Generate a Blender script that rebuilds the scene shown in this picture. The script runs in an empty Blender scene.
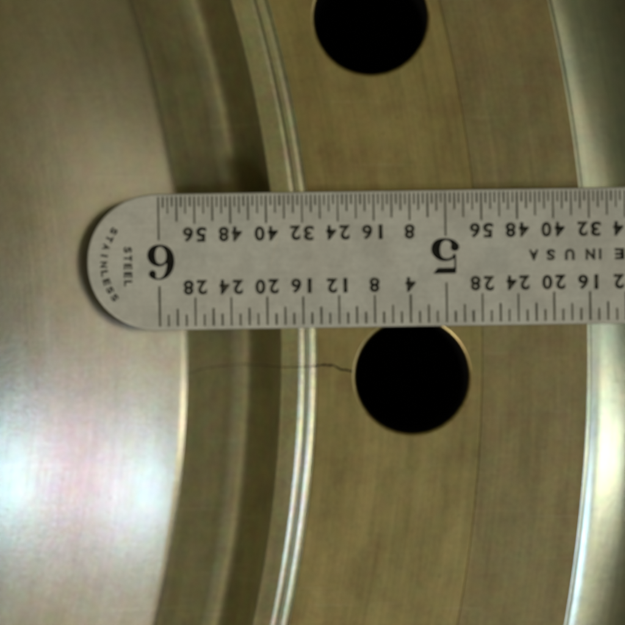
import bpy, bmesh, math, random
from mathutils import Vector, Matrix
random.seed(7)
sc = bpy.context.scene
col = sc.collection
K = 0.0254 / 286.0            # metres for one 1/286 inch (the scale the layout below is written in)
R = math.radians
CX, CY = -996.0, 355.0        # axis of the disk
def P(x, y, z=0.0):
    return Vector(((x - 312.5) * K, (312.5 - y) * K, z * K))

# ------------------------------------------------------------------ camera
CAMH = 3400.0
cam = bpy.data.objects.new('camera', bpy.data.cameras.new('camera')); col.objects.link(cam)
cam.location = P(312.5, 312.5, CAMH)
cam.data.sensor_width = 36
cam.data.lens = 18.0 / (312.5 / CAMH)
cam.data.clip_start = 0.01; cam.data.clip_end = 10
cam.data.dof.use_dof = True
cam.data.dof.focus_distance = (CAMH - 215) * K
cam.data.dof.aperture_fstop = 38
sc.camera = cam

# ------------------------------------------------------------------ world and lamps
w = bpy.data.worlds.new('World'); sc.world = w; w.use_nodes = True
wt = w.node_tree
_tc = wt.nodes.new('ShaderNodeTexCoord'); _sp = wt.nodes.new('ShaderNodeSeparateXYZ'); _rp = wt.nodes.new('ShaderNodeValToRGB')
wt.links.new(_tc.outputs['Generated'], _sp.inputs[0]); wt.links.new(_sp.outputs[2], _rp.inputs[0])
_e = _rp.color_ramp.elements; _e.new(0.5)          # dim room: dark walls low down, a warmer ceiling overhead
for _k, (_p, _c) in enumerate(((0.02, (0.010, 0.009, 0.005)), (0.60, (0.085, 0.075, 0.038)), (0.97, (0.185, 0.160, 0.074)))):
    _e[_k].position = _p; _e[_k].color = (*_c, 1)
wt.links.new(_rp.outputs[0], wt.nodes['Background'].inputs[0])
w.node_tree.nodes['Background'].inputs[1].default_value = 1.0
sc.view_settings.view_transform = 'Standard'; sc.view_settings.look = 'None'
sc.view_settings.exposure = 0; sc.view_settings.gamma = 1

def lamp(name, target, phi, off, dist, sx, sy, power, colour, roll=0):
    """area lamp aimed at a point; off = degrees from the vertical, phi = compass direction (0 = right, + = towards the viewer's bottom)"""
    d = Vector((math.sin(R(off)) * math.cos(R(phi)), -math.sin(R(off)) * math.sin(R(phi)), math.cos(R(off))))
    L = bpy.data.lights.new(name, 'AREA'); L.shape = 'RECTANGLE'; L.size = sx; L.size_y = sy
    L.energy = power; L.color = colour
    o = bpy.data.objects.new(name, L); col.objects.link(o)
    o.location = target + d * dist
    o.rotation_euler = d.to_track_quat('Z', 'Y').to_euler()
    return o
T = P(150, 480)
lamp('warm_softbox', P(200, 420), 12, 33, 0.60, 0.37, 0.27, 0.145, (1.0, 0.90, 0.70))  # unseen softbox added for the broad beige gradient on the web
lamp('blotch_lamp', T, 13.5, 30, 0.60, 0.038, 0.055, 0.045, (0.48, 0.72, 1.0))  # cool-tinted lamp added to make the right-hand bright blotch on the web
lamp('blotch_lamp', T, 17.5, 19.5, 0.60, 0.026, 0.055, 0.050, (0.48, 0.78, 1.0))  # second cool-tinted lamp added for the left-hand blotch
lamp('blotch_lamp', T, 14, 24.5, 0.60, 0.018, 0.07, 0.016, (1.0, 0.38, 0.90))  # pink lamp added to imitate iridescence between the two blotches
lamp('rim_highlight_lamp', P(600, 480), 6, 42, 0.60, 0.022, 0.165, 0.075, (1.0, 0.97, 0.80))  # extra unseen lamp added for the white highlight on rim and beads
lamp('fill_lamp', P(200, 290), 127, 34, 0.60, 0.12, 0.12, 0.76, (1.0, 0.93, 0.80))

# ------------------------------------------------------------------ materials
def nodes(name):
    m = bpy.data.materials.new(name); m.use_nodes = True
    nt = m.node_tree; b = nt.nodes['Principled BSDF']
    return m, nt, b
def N(nt, t, **kw):
    n = nt.nodes.new(t)
    for k, v in kw.items(): setattr(n, k, v)
    return n
def math_node(nt, op, a, b=None):
    n = N(nt, 'ShaderNodeMath', operation=op)
    for i, v in enumerate((a, b)):
        if v is None: continue
        if isinstance(v, (int, float)): n.inputs[i].default_value = v
        else: nt.links.new(v, n.inputs[i])
    return n.outputs[0]
def noise(nt, vec, scale, detail=3, rough=0.55):
    n = N(nt, 'ShaderNodeTexNoise'); n.inputs['Scale'].default_value = scale
    n.inputs['Detail'].default_value = detail; n.inputs['Roughness'].default_value = rough
    nt.links.new(vec, n.inputs['Vector']); return n.outputs['Fac']
def ramp(nt, fac, stops):
    r = N(nt, 'ShaderNodeValToRGB'); e = r.color_ramp.elements
    while len(e) < len(stops): e.new(0.5)
    for i, (p, c) in enumerate(stops):
        e[i].position = p; e[i].color = (c[0], c[1], c[2], 1) if not isinstance(c, float) else (c, c, c, 1)
    nt.links.new(fac, r.inputs[0]); return r.outputs[0]
def mix(nt, f, a, b, mode='MIX'):
    n = N(nt, 'ShaderNodeMix', data_type='RGBA', blend_type=mode)
    for s, v in ((n.inputs[0], f), (n.inputs[6], a), (n.inputs[7], b)):
        if isinstance(v, float): s.default_value = v
        elif isinstance(v, tuple): s.default_value = (*v, 1)
        else: nt.links.new(v, s)
    return n.outputs[2]

def turned_metal(name, c0, c1, rough, rvar=0.05, streak=0.10, bump=0.02, stain=0.5, stain_col=(0.45, 0.33, 0.22), grain=0.12, chroma=0.2):
    """lathe-turned metal: streaks run round the disk's axis, stains and grain lie on top"""
    m, nt, b = nodes(name)
    tc = N(nt, 'ShaderNodeTexCoord'); obj = tc.outputs['Object']
    sep = N(nt, 'ShaderNodeSeparateXYZ'); nt.links.new(obj, sep.inputs[0])
    x, y = sep.outputs[0], sep.outputs[1]
    r = math_node(nt, 'SQRT', math_node(nt, 'ADD', math_node(nt, 'MULTIPLY', x, x), math_node(nt, 'MULTIPLY', y, y)))
    a = math_node(nt, 'ARCTAN2', y, x)
    cv = N(nt, 'ShaderNodeCombineXYZ')
    nt.links.new(math_node(nt, 'MULTIPLY', r, 1.0 / K / 4.0), cv.inputs[0])
    nt.links.new(math_node(nt, 'MULTIPLY', a, 6.0), cv.inputs[1])
    st = noise(nt, cv.outputs[0], 1.0, 4, 0.7)
    cv2 = N(nt, 'ShaderNodeCombineXYZ')
    nt.links.new(math_node(nt, 'MULTIPLY', r, 1.0 / K / 26.0), cv2.inputs[0])
    nt.links.new(math_node(nt, 'MULTIPLY', a, 9.0), cv2.inputs[1])
    st2 = noise(nt, cv2.outputs[0], 1.0, 3, 0.6)
    big = noise(nt, obj, 130, 4, 0.6)
    gr = noise(nt, obj, 2600, 2, 0.7)
    c = mix(nt, ramp(nt, big, [(0.35, 0.0), (0.65, 1.0)]), c0, c1)
    spot = ramp(nt, noise(nt, obj, 260, 3, 0.6), [(0.50, 0.0), (0.68, 1.0)])
    c = mix(nt, math_node(nt, 'MULTIPLY', spot, stain), c, stain_col)
    tint = N(nt, 'ShaderNodeTexNoise'); tint.inputs['Scale'].default_value = 700; tint.inputs['Detail'].default_value = 2
    nt.links.new(obj, tint.inputs['Vector'])
    c = mix(nt, chroma, c, mix(nt, 1.0, c, mix(nt, 1.0, tint.outputs['Color'], (2.0, 2.0, 2.0), 'MULTIPLY'), 'MULTIPLY'))
    # coarse speckle and turning streaks in the oxide colour
    f = ramp(nt, gr, [(0.3, 1.0 - grain), (0.7, 1.0 + grain)])
    c = mix(nt, 1.0, c, f, 'MULTIPLY')
    f = ramp(nt, st, [(0.3, 1.0 - streak), (0.7, 1.0)])
    c = mix(nt, 1.0, c, f, 'MULTIPLY')
    # handling scratches lying across the turning marks, and grime spots
    for rot, sc_, am in ((0.9, 5200, 0.22), (-0.5, 4300, 0.16)):
        mp = N(nt, 'ShaderNodeMapping'); mp.inputs['Scale'].default_value = (70, sc_, 1); mp.inputs['Rotation'].default_value = (0, 0, rot)
        nt.links.new(obj, mp.inputs[0])
        ln = ramp(nt, noise(nt, mp.outputs[0], 1.0, 1, 0.5), [(0.71, 0.0), (0.75, 1.0)])
        c = mix(nt, math_node(nt, 'MULTIPLY', ln, am), c, (0.85, 0.8, 0.65))
    gm = ramp(nt, noise(nt, obj, 1500, 3, 0.6), [(0.68, 0.0), (0.76, 1.0)])
    c = mix(nt, math_node(nt, 'MULTIPLY', gm, 0.35), c, (0.16, 0.12, 0.07))
    f = ramp(nt, st2, [(0.3, 1.0 - streak), (0.7, 1.0)])
    c = mix(nt, 1.0, c, f, 'MULTIPLY')
    nt.links.new(c, b.inputs['Base Color'])
    b.inputs['Metallic'].default_value = 1.0
    rr = math_node(nt, 'ADD', math_node(nt, 'MULTIPLY', st2, rvar * 2), rough - rvar)
    rr = math_node(nt, 'ADD', rr, math_node(nt, 'MULTIPLY', gr, rvar))
    nt.links.new(rr, b.inputs['Roughness'])
    bp = N(nt, 'ShaderNodeBump'); bp.inputs['Distance'].default_value = K
    bp.inputs['Strength'].default_value = bump
    nt.links.new(math_node(nt, 'ADD', st, gr), bp.inputs['Height'])
    nt.links.new(bp.outputs[0], b.inputs['Normal'])
    return m
M = {}
M['web'] = turned_metal('satin_web_metal', (0.60, 0.58, 0.50), (0.54, 0.52, 0.42), 0.17, 0.03, 0.10, 0.03, 0.15, (0.52, 0.47, 0.36), 0.06, 0.12)
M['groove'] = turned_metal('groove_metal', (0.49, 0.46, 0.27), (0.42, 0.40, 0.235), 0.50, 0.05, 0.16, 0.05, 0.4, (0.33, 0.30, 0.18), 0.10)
M['lip'] = turned_metal('lip_metal', (0.80, 0.81, 0.62), (0.76, 0.75, 0.57), 0.19, 0.04, 0.15, 0.04, 0.2, (0.5, 0.48, 0.34), 0.08)
M['flange'] = turned_metal('flange_metal', (0.65, 0.54, 0.265), (0.55, 0.485, 0.235), 0.31, 0.05, 0.20, 0.06, 0.45, (0.52, 0.35, 0.19), 0.06, 0.10)
M['outer'] = turned_metal('outer_flange_metal', (0.50, 0.41, 0.215), (0.46, 0.42, 0.23), 0.36, 0.05, 0.20, 0.06, 0.6, (0.43, 0.31, 0.17), 0.08, 0.12)
M['rim'] = turned_metal('rim_metal', (0.80, 0.84, 0.70), (0.60, 0.74, 0.68), 0.17, 0.03, 0.14, 0.02, 0.2, (0.5, 0.52, 0.42), 0.05, 0.10)

def plain(name, c, rough=0.6, metal=0.0):
    m, nt, b = nodes(name)
    tc = N(nt, 'ShaderNodeTexCoord')
    n = noise(nt, tc.outputs['Object'], 900, 3)
    f = ramp(nt, n, [(0.3, 0.7), (0.7, 1.0)])
    nt.links.new(mix(nt, 1.0, c, f, 'MULTIPLY'), b.inputs['Base Color'])
    b.inputs['Roughness'].default_value = rough; b.inputs['Metallic'].default_value = metal
    b.inputs['Specular IOR Level'].default_value = 0.2
    return m
M['bore'] = plain('bore_shade', (0.012, 0.012, 0.012), 0.8)  # near-black colour stands in for the darkness inside the deep holes
M['crack'] = plain('crack_dark', (0.03, 0.022, 0.012), 0.9)

# brushed ruler steel: streaks along its length
def ruler_steel():
    m, nt, b = nodes('brushed_ruler_steel')
    tc = N(nt, 'ShaderNodeTexCoord'); obj = tc.outputs['Object']
    mp = N(nt, 'ShaderNodeMapping'); mp.inputs['Scale'].default_value = (120, 4200, 1)
    nt.links.new(obj, mp.inputs[0])
    st = noise(nt, mp.outputs[0], 1.0, 3, 0.6)
    big = noise(nt, obj, 180, 4, 0.6)
    gr = noise(nt, obj, 2400, 2, 0.7)
    c = mix(nt, ramp(nt, big, [(0.35, 0.0), (0.65, 1.0)]), (0.84, 0.88, 0.86), (0.83, 0.84, 0.81))
    c = mix(nt, 1.0, c, ramp(nt, st, [(0.3, 0.93), (0.7, 1.0)]), 'MULTIPLY')
    c = mix(nt, 1.0, c, ramp(nt, gr, [(0.3, 0.90), (0.7, 1.0)]), 'MULTIPLY')
    nt.links.new(c, b.inputs['Base Color'])
    b.inputs['Metallic'].default_value = 0.32
    smudge = noise(nt, obj, 420, 4, 0.65)
    mp2 = N(nt, 'ShaderNodeMapping'); mp2.inputs['Scale'].default_value = (40, 9000, 1); mp2.inputs['Rotation'].default_value = (0, 0, 0.06)
    nt.links.new(obj, mp2.inputs[0])
    fine = ramp(nt, noise(nt, mp2.outputs[0], 1.0, 1, 0.5), [(0.66, 0.0), (0.72, 1.0)])
    c = mix(nt, math_node(nt, 'MULTIPLY', fine, 0.16), c, (0.95, 0.95, 0.9))
    c = mix(nt, 1.0, c, ramp(nt, smudge, [(0.38, 0.86), (0.6, 1.0)]), 'MULTIPLY')
    nt.links.new(c, b.inputs['Base Color'])
    nt.links.new(math_node(nt, 'ADD', math_node(nt, 'MULTIPLY', smudge, 0.16), 0.46), b.inputs['Roughness'])
    bp = N(nt, 'ShaderNodeBump'); bp.inputs['Distance'].default_value = K; bp.inputs['Strength'].default_value = 0.06
    nt.links.new(math_node(nt, 'ADD', st, gr), bp.inputs['Height']); nt.links.new(bp.outputs[0], b.inputs['Normal'])
    return m
M['ruler'] = ruler_steel()
def etch(name, dark, worn, lo, hi, scale=1500):
    m, nt, b = nodes(name)
    tc = N(nt, 'ShaderNodeTexCoord')
    n = noise(nt, tc.outputs['Object'], scale, 2, 0.6)
    nt.links.new(mix(nt, ramp(nt, n, [(lo, 0.0), (hi, 1.0)]), dark, worn), b.inputs['Base Color'])
    b.inputs['Roughness'].default_value = 0.7
    b.inputs['Specular IOR Level'].default_value = 0.25
    return m
M['ink'] = etch('black_numeral_fill', (0.006, 0.007, 0.005), (0.03, 0.03, 0.022), 0.5, 0.8)
M['small_ink'] = etch('worn_numeral_fill', (0.012, 0.014, 0.009), (0.12, 0.115, 0.085), 0.45, 0.75)
M['tick'] = etch('worn_graduation_fill', (0.055, 0.058, 0.038), (0.17, 0.165, 0.12), 0.35, 0.75, 900)
M['scratch'] = plain('scratch_bright', (0.95, 0.93, 0.84), 0.5, 0.0)

# ------------------------------------------------------------------ helpers
def empty(name, loc, label, cat):
    o = bpy.data.objects.new(name, None); col.objects.link(o); o.location = loc
    o['label'] = label; o['category'] = cat; o.empty_display_size = 0.005
    return o
def link_mesh(name, me, mats, parent, label=None, smooth=True):
    o = bpy.data.objects.new(name, me); col.objects.link(o)
    for m in (mats if isinstance(mats, (list, tuple)) else [mats]): me.materials.append(m)
    if smooth:
        for p in me.polygons: p.use_smooth = True
    o.parent = parent
    if label: o['label'] = label
    return o
SEG = 720
def revolve(name, prof, mat, parent, label=None, seg=SEG):
    """prof: list of (r, z) going outwards, revolved round the disk's axis"""
    vs, fs = [], []
    n = len(prof)
    for i in range(seg):
        a = 2 * math.pi * i / seg
        ca, sa = math.cos(a), math.sin(a)
        for r, z in prof: vs.append((r * K * ca, r * K * sa, z * K))
    for i in range(seg):
        j = (i + 1) % seg
        for k in range(n - 1):
            fs.append((i * n + k, i * n + k + 1, j * n + k + 1, j * n + k))
    me = bpy.data.meshes.new(name); me.from_pydata(vs, [], fs); me.update()
    return link_mesh(name, me, mat, parent, label)
def fill2d(loops, z=0.0):
    """flat filled mesh from closed loops of (x, y) in metres (holes by even-odd)"""
    cu = bpy.data.curves.new('outline', 'CURVE'); cu.dimensions = '2D'; cu.fill_mode = 'BOTH'
    for lp in loops:
        s = cu.splines.new('POLY'); s.points.add(len(lp) - 1)
        for p, (x, y) in zip(s.points, lp): p.co = (x / K, y / K, 0, 1)
        s.use_cyclic_u = True
    o = bpy.data.objects.new('outline', cu); col.objects.link(o)
    me = bpy.data.meshes.new_from_object(o.evaluated_get(bpy.context.evaluated_depsgraph_get()))
    bpy.data.objects.remove(o); bpy.data.curves.remove(cu)
    for v in me.vertices: v.co = (v.co.x * K, v.co.y * K, z)
    bm = bmesh.new(); bm.from_mesh(me)
    for f in bm.faces:
        if f.normal.z < 0: f.normal_flip()
    bm.to_mesh(me); bm.free()
    return me
def circle(cx, cy, r, n): return [(cx + r * math.cos(2 * math.pi * i / n), cy + r * math.sin(2 * math.pi * i / n)) for i in range(n)]
def arc_profile(r0, z0, segs):
    """integrate a list of (dr, tilt_start, tilt_end, steps): tilt in degrees, + = falling outwards"""
    out = [(r0, z0)]; r, z = r0, z0
    for dr, t0, t1, n in segs:
        for i in range(n):
            t = t0 + (t1 - t0) * (i + 0.5) / n
            r += dr / n; z -= math.tan(R(t)) * dr / n
            out.append((r, z))
    return out

# ------------------------------------------------------------------ the disk
disk = empty('rotor_disk', P(CX, CY, 0), 'olive-brown machined metal disk with round black holes and a hairline crack, beneath the ruler', 'machine part')
ZF = -2.5                                                  # flange face
# web: gently convex cone falling outwards to the groove; z at r=1180 fixed
web = arc_profile(560, 0, [(560, 0.5, 15.5, 56), (54, 15.5, 17.3, 12), (6, 17.3, 25, 8), (2, 25, 26, 3)])
dz = -47 - web[-1][1]
web = [(r, z + dz) for r, z in web]
hub = [(430, web[0][1] - 300), (430, web[0][1] - 12), (436, web[0][1] - 3), (446, web[0][1])]
revolve('web', hub + web, M['web'], disk, 'pale satin grey inner web of the disk with a bluish bright patch')
# groove: concave trough between web and lip
gz = web[-1][1]
lo_, hi_ = 40.0, 75.0
for _ in range(40):                                        # the outer flank is as steep as it must be to meet the lip
    m_ = (lo_ + hi_) / 2
    gr = arc_profile(1182, gz, [(10, 26, 31, 6), (32, 31, 25, 8), (12, 25, 3, 12), (13, 3, -42, 14), (22, -42, -m_, 10), (4.5, -m_, -77, 6)])
    if gr[-1][1] > -5: hi_ = m_
    else: lo_ = m_
gr += [(1276, -4.5)]
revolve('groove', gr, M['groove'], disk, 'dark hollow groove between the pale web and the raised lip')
# lip and its two beads
lip = [(1276, -4.5), (1276.3, 1.9), (1277, 2.6), (1278.5, 2.9)] + arc_profile(1279, 2.92, [(14, 0, 0.5, 3), (3, 0.5, 9, 4), (4.5, 9, 26, 12), (0.9, 26, 65, 5), (0.3, 65, 2, 3), (3.6, 2, 6, 3), (6, 6, 26, 12), (1, 26, 62, 5), (0.3, 62, 0, 3)])[1:]
lip.append((1314, ZF))
revolve('lip', lip, M['lip'], disk, 'raised lip with two shiny rounded beads')
# flange face with its bolt holes
HR, HB = 56.0, 1408.0
RI, RS, RO = lip[-1][0], 1478.0, 1584.0
hole_angles = [R(-0.85 + 14.82 * k * 1.0) for k in range(24)]
holes = [(HB * K * math.cos(R(-0.85 + 15 * k - 0.0)), HB * K * math.sin(R(-0.85 + 15 * k))) for k in range(24)]
# the two visible holes stand where measured
holes[0] = ((412.3 - CX) * K, (CY - 376.5) * K); holes[1] = ((370.8 - CX) * K, (CY - 17.0) * K)
FR = 4.0
me = fill2d([circle(0, 0, RI * K, 720), circle(0, 0, RS * K, 720)] + [circle(x, y, (HR + FR) * K, 128) for x, y in holes], ZF * K)
flange = link_mesh('bolt_flange', me, M['flange'], disk, 'flat brown flange face carrying the bolt holes', smooth=False)
def bolt_hole(x, y):
    prof = [(HR + FR * (1 - math.sin(t * math.pi / 16)), ZF - FR * (1 - math.cos(t * math.pi / 16))) for t in range(9)]
    prof += [(HR, ZF - FR - 6), (HR, ZF - 420)]
    n, seg = len(prof), 128
    vs, fs, mi = [], [], []
    for i in range(seg):
        a = 2 * math.pi * i / seg
        for r, z in prof: vs.append((r * K * math.cos(a), r * K * math.sin(a), z * K))
    for i in range(seg):
        j = (i + 1) % seg
        for k in range(n - 1):
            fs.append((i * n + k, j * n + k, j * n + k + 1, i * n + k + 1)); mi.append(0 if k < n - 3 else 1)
    fs.append([i * n + n - 1 for i in range(seg)]); mi.append(1)  # cap added so no world light shows through from below
    me = bpy.data.meshes.new('bolt_hole'); me.from_pydata(vs, [], fs); me.update()
    return me, mi
me, mi = bolt_hole(0, 0)
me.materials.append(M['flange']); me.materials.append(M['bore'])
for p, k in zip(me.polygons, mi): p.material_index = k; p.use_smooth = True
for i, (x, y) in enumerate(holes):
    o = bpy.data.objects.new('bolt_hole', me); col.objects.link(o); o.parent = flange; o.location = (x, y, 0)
    if i == 0: o['label'] = 'round black bolt hole half under the ruler, with the crack running into it'
    if i == 1: o['label'] = 'round black bolt hole above the ruler'
# outer band of the flange, a hair lower, with a fine worn step
ob = [(RS, ZF), (RS + 0.5, ZF - 0.75), (RS + 1.0, ZF - 0.35), (RS + 1.8, ZF - 0.35), (RS + 6, ZF - 0.35)] + [(RS + 6 + i * (RO - RS - 6) / 12, ZF - 0.35) for i in range(1, 13)]
revolve('flange_band', ob, M['outer'], disk, 'darker stained outer band of the flange').data.shade_flat()
# rim: bright rounded shoulder falling away outwards
rim = [(RO, ob[-1][1])] + arc_profile(RO, ob[-1][1], [(3.0, 8, 24, 6), (0.5, 24, 55, 4), (0.3, 55, 8, 3), (15.7, 9, 18, 8), (24, 18, 22.8, 8), (60, 22.8, 40, 12), (60, 50, 84, 14)])[1:]
rim += [(rim[-1][0] + 2, rim[-1][1] - 500), (1300, rim[-1][1] - 500)]
revolve('rim', rim, M['rim'], disk, 'bright rounded outer rim with a long white highlight')

# surface height by radius, for the crack
tab = sorted(web + gr + lip + [(RI, ZF), (RS, ZF)])
def height(x, y):
    r = math.hypot(x - CX, y - CY)
    for (r0, z0), (r1, z1) in zip(tab, tab[1:]):
        if r0 <= r <= r1: return z0 + (z1 - z0) * ((r - r0) / (r1 - r0) if r1 > r0 else 0)
    return ZF
def crack_piece(pts, w0, w1, name, mat, lift=0.12, jit=0.35):
    dense = []
    for (xa, ya), (xb, yb) in zip(pts, pts[1:]):
        n = max(1, int(abs(xb - xa) / 1.0))
        for i in range(n): dense.append((xa + (xb - xa) * i / n, ya + (yb - ya) * i / n))
    dense.append(pts[-1])
    vs, fs = [], []
    o_ = P(CX, CY)
    for i, (x, y) in enumerate(dense):
        t = i / (len(dense) - 1)
        wd = ((0.5 + 0.45 * t) if x < 306 else (0.9 if x < 314 else 1.5 + 0.6 * (x - 314) / 40)) * random.uniform(0.6, 1.4) * 0.5
        y += random.uniform(-jit, jit)
        for s in (-1, 1):
            vs.append(P(x, y + s * wd, height(x, y) + lift) - o_)
    for i in range(len(dense) - 1): fs.append((2 * i, 2 * i + 2, 2 * i + 3, 2 * i + 1))
    me = bpy.data.meshes.new(name); me.from_pydata(vs, [], fs); me.update()
    bm = bmesh.new(); bm.from_mesh(me)
    for f in bm.faces:
        if f.normal.z < 0: f.normal_flip()
    bm.to_mesh(me); bm.free()
    return link_mesh(name, me, mat, disk, 'dark hairline crack running left from the bolt hole across the lip', smooth=False)
crack_piece([(187, 375), (200, 370), (221, 366.5), (242, 365), (262, 366), (278, 367), (300, 367), (312, 366.4), (324, 364.8), (334, 365.5), (341, 369.5), (352.5, 371.2)],
            0.3, 2.1, 'crack', M['crack'])

# ------------------------------------------------------------------ the ruler
# its own frame: origin at the 6 inch mark on the centre line; local +x points to the rounded end, +y to the 32nds edge... the rule lies upside down
SL = -0.0150
ux = Vector((math.cos(math.pi - SL), math.sin(math.pi - SL), 0))
ANG = math.pi + 0.0150                        # upside down, slightly raised on the right
ruler = empty('steel_ruler', P(159.6, 262.2, 3.1), 'satin steel six-inch ruler with a rounded end lying upside down across the disk', 'ruler')
ruler.rotation_euler = (0, 0, ANG)
HW, TH, IN = 68.0, 8.5, 286.0                 # half width, thickness, one inch
def outline(inset):
    h = HW - inset; pts = []
    a_ = 71.5 - inset                          # the end is a touch longer than a half circle
    for i in range(0, 65):
        t = -math.pi / 2 + math.pi * i / 64
        c, s = math.cos(t), math.sin(t)
        e = 0.96
        pts.append((a_ * abs(c) ** e, h * math.copysign(abs(s) ** e, s)))
    x0 = -6 * IN - 8 + inset
    for i in range(17):
        t = math.pi / 2 + math.pi / 2 * i / 16
        pts.append((x0 + 6 + 6 * math.cos(t), h - 6 + 6 * math.sin(t)))
    for i in range(17):
        t = math.pi + math.pi / 2 * i / 16
        pts.append((x0 + 6 + 6 * math.cos(t), -h + 6 + 6 * math.sin(t)))
    return pts
rings = [(0.6, 0.0), (0.0, 0.6), (0.0, TH - 1.6), (0.35, TH - 0.7), (1.0, TH - 0.15), (1.9, TH)]
vs, fs = [], []
n = len(outline(0))
for ins, z in rings:
    for x, y in outline(ins): vs.append((x * K, y * K, z * K))
for k in range(len(rings) - 1):
    for i in range(n):
        j = (i + 1) % n
        fs.append((k * n + i, k * n + j, (k + 1) * n + j, (k + 1) * n + i))
top = [(len(rings) - 1) * n + i for i in range(n)]
fs.append(top); fs.append(list(reversed(range(n))))
me = bpy.data.meshes.new('blade'); me.from_pydata(vs, [], fs); me.update()
blade = link_mesh('blade', me, M['ruler'], ruler, 'brushed steel blade with rounded end', smooth=True)
for p in me.polygons[-2:]: p.use_smooth = False
ZT = (TH + 0.12) * K
# graduations
vs, fs = [], []
def tick(u, y0, y1, wd):
    b = len(vs)
    u += random.uniform(-0.12, 0.12); wd *= random.uniform(0.85, 1.15) * 0.5
    lo, hi = sorted((y0, y1))
    for x, y in ((u - wd, lo), (u + wd, lo), (u + wd, hi), (u - wd, hi)): vs.append((x * K, y * K, ZT))
    fs.append((b, b + 1, b + 2, b + 3))
for i in range(0, 6 * 64 + 1):                 # 64ths: the photo's top edge, local -y
    u = -i * IN / 64
    L = 46 if i % 64 == 0 else 30.5 if i % 8 == 0 else 27.5 if i % 4 == 0 else 20.5 if i % 2 == 0 else 13.5
    tick(u, -(HW - 3.0), -(HW - L + random.uniform(-0.6, 0.6)), 1.9 if i % 64 == 0 else 1.7)
for i in range(0, 6 * 32 + 1):                 # 32nds: the photo's bottom edge, local +y
    u = -i * IN / 32
    L = 43.5 if i % 32 == 0 else 32 if i % 4 == 0 else 21.5 if i % 2 == 0 else 15.5
    tick(u, HW - 3.6, HW - L + random.uniform(-0.6, 0.6), 2.1 if i % 32 == 0 else 2.0)
me = bpy.data.meshes.new('graduation_marks'); me.from_pydata(vs, [], fs); me.update()
link_mesh('graduation_marks', me, M['tick'], ruler, smooth=False)

# lettering
def glyph_mesh(txt, bold=0.02):
    cu = bpy.data.curves.new('letters', 'FONT'); cu.body = txt; cu.size = 1.0; cu.offset = bold
    cu.align_x = 'CENTER'; cu.resolution_u = 5
    o = bpy.data.objects.new('letters', cu); col.objects.link(o)
    me = bpy.data.meshes.new_from_object(o.evaluated_get(bpy.context.evaluated_depsgraph_get()))
    bpy.data.objects.remove(o); bpy.data.curves.remove(cu)
    return me
def add_text(bm, txt, x, y, h, wd, ang=0.0, bold=0.02):
    """txt centred at local (x, y), cap height h, total ink width wd"""
    me = glyph_mesh(txt, bold)
    xs = [v.co.x for v in me.vertices]; ys = [v.co.y for v in me.vertices]
    cx, cy = (min(xs) + max(xs)) / 2, (min(ys) + max(ys)) / 2
    sx = wd / (max(xs) - min(xs)); sy = h / (max(ys) - min(ys))
    c, s = math.cos(ang), math.sin(ang)
    for v in me.vertices:
        px, py = (v.co.x - cx) * sx, (v.co.y - cy) * sy
        v.co = ((x + px * c - py * s) * K, (y + px * s + py * c) * K, ZT)
    bm.from_mesh(me); bpy.data.meshes.remove(me)
def text_part(name, items, mat, label):
    bm = bmesh.new()
    for it in items: add_text(bm, *it)
    me = bpy.data.meshes.new(name); bm.to_mesh(me); bm.free()
    return link_mesh(name, me, mat, ruler, label, smooth=False)
def number_row(step, div, y, h):
    items = []
    for inch in (5, 4, 3):                     # the inches that run 6..5, 5..4, 4..3
        for k in range(step, div, step):
            u = -(6 - inch) * IN + k * IN / div
            s = str(k)
            for j, ch in enumerate(s):
                dx = 0 if len(s) == 1 else (-6.6 if j == 0 else 6.6)
                w_ = 4.0 if ch == '1' else 10.2
                items.append((ch, u + dx + random.uniform(-.2, .2), y + random.uniform(-.2, .2), h, w_, random.uniform(-.02, .02), 0.034))
    return items
text_part('small_numerals', number_row(8, 64, -26.8, 14.8), M['small_ink'], 'row of small worn numerals 8 to 56 along the sixty-fourths edge')
text_part('small_numerals', number_row(4, 32, 26.0, 14.8), M['small_ink'], 'row of small worn numerals 4 to 28 along the thirty-seconds edge')
let = []
def lx(px): return -(px - 159.6)
for ch, px in (('A', 533), ('S', 550), ('U', 569), ('N', 589.5), ('I', 599.3), ('E', 618.5), ('D', 631), ('A', 643.5), ('M', 657)):
    let.append((ch, lx(px), -1.4, 11.2, {'I': 2.4, 'S': 8.5, 'M': 11.5}.get(ch, 9.6), 0.0, 0.045))
text_part('lettering', let, M['small_ink'], 'small worn words MADE IN U S A')
let = []
for i, ch in enumerate('STAINLESS'):           # follows the rounded end, baseline outwards
    t = 34.8 - i * 69.6 / 8
    t = -t                                     # photo top first = local -y
    a = R(t)
    let.append((ch, -2.9 + 58 * math.cos(a), 1.8 + 58 * math.sin(a), 7.2, 2.0 if ch == 'I' else 6.2, a + math.pi / 2, 0.045))
for i, ch in enumerate('STEEL'):
    let.append((ch, 31.1, -12.4 + i * 8.3, 8.2, 6.0, math.pi / 2, 0.045))
text_part('lettering', let, M['small_ink'], 'small worn words STAINLESS STEEL at the rounded end')

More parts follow.
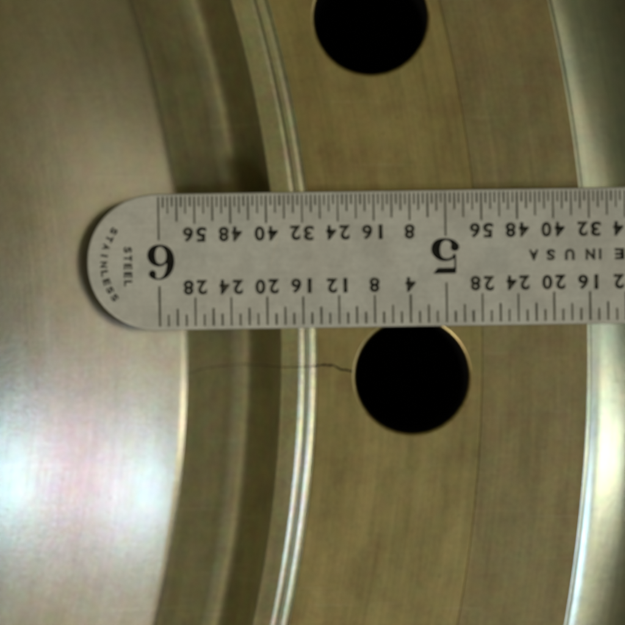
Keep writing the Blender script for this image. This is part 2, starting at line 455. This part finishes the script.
def chaikin(pts, it=2):
    for _ in range(it):
        out = []
        for i in range(len(pts)):
            a, b = pts[i], pts[(i + 1) % len(pts)]
            if a == b: out.append(a); continue
            out.append((a[0] * .75 + b[0] * .25, a[1] * .75 + b[1] * .25)); out.append((a[0] * .25 + b[0] * .75, a[1] * .25 + b[1] * .75))
        pts = out
    q = []
    for p in pts:
        if not q or (abs(p[0] - q[-1][0]) + abs(p[1] - q[-1][1])) > 1e-6: q.append(p)
    return q
def numeral(loops, px, py, sc_, u_c, v_c, label):
    out = []
    o_ = (px, py)
    for lp in loops:
        out.append([(-(x * sc_) * K + (u_c) * K, ((y * sc_)) * K + (v_c) * K) for x, y in chaikin(lp)])
    me = fill2d(out, ZT)
    return link_mesh('large_numeral', me, M['ink'], ruler, label, smooth=False)
six = [[(250, 110), (320, 122), (378, 165), (414, 230), (427, 310), (416, 400), (375, 482), (310, 537), (230, 554), (158, 542), (110, 510), (98, 472), (115, 440), (150, 424), (184, 440), (196, 475), (186, 512), (205, 530), (238, 532), (275, 512), (304, 465), (322, 405), (330, 338), (298, 368), (245, 388), (185, 380), (128, 347), (92, 292), (82, 240), (98, 178), (145, 130), (200, 112)],
       [(248, 138), (285, 152), (315, 200), (324, 250), (314, 308), (284, 343), (245, 354), (208, 337), (188, 292), (183, 240), (193, 182), (215, 148)]]
five = [[(200, 138), (262, 145), (315, 168), (348, 205), (356, 235), (342, 266), (308, 278), (272, 264), (262, 235), (272, 205), (258, 178), (228, 162), (198, 166), (168, 192), (154, 240), (156, 300), (178, 340), (218, 352), (260, 345), (284, 326), (291, 305), (291, 305), (318, 305), (318, 305), (321, 507), (321, 507), (78, 507), (78, 507), (125, 447), (125, 447), (300, 447), (300, 447), (300, 350), (300, 350), (268, 370), (220, 380), (170, 378), (118, 355), (74, 310), (58, 255), (72, 195), (112, 155), (158, 141)]]
# photo pixel of a glyph point -> local: x = -(px-159.6), y = +(py-262.2)  (tilt handled by the ruler's own rotation)
def place(loops, ox, oy, s, label, dv=0.0):
    lps = [[((ox + x / s), (oy + y / s)) for x, y in lp] for lp in loops]
    out = [[(-(x - 159.6) * K, (y - 262.2 + dv) * K) for x, y in chaikin(lp)] for lp in lps]
    return link_mesh('large_numeral', fill2d(out, ZT), M['ink'], ruler, label, smooth=False)
place(six, 141, 236, 12.5, 'large black serif numeral 6')
place(five, 425, 225, 10.42, 'large black serif numeral 5', dv=4.3)
# fine pale scratch across the blade
pts = [(282, 220), (279.5, 232), (276.5, 244), (272.5, 258), (269, 274)]
vs, fs = [], []
for i, (x, y) in enumerate(pts):
    wd = [0.2, 0.7, 0.9, 0.8, 0.2][i] * .5
    for s in (-1, 1): vs.append((-(x - 159.6 + s * wd) * K, (y - 262.2 + (x - 159.6) * 0.015) * K, ZT))
for i in range(len(pts) - 1): fs.append((2 * i, 2 * i + 1, 2 * i + 3, 2 * i + 2))
me = bpy.data.meshes.new('scratch'); me.from_pydata(vs, [], fs); me.update()
link_mesh('scratch', me, M['scratch'], ruler, 'fine pale scratch across the blade', smooth=False)
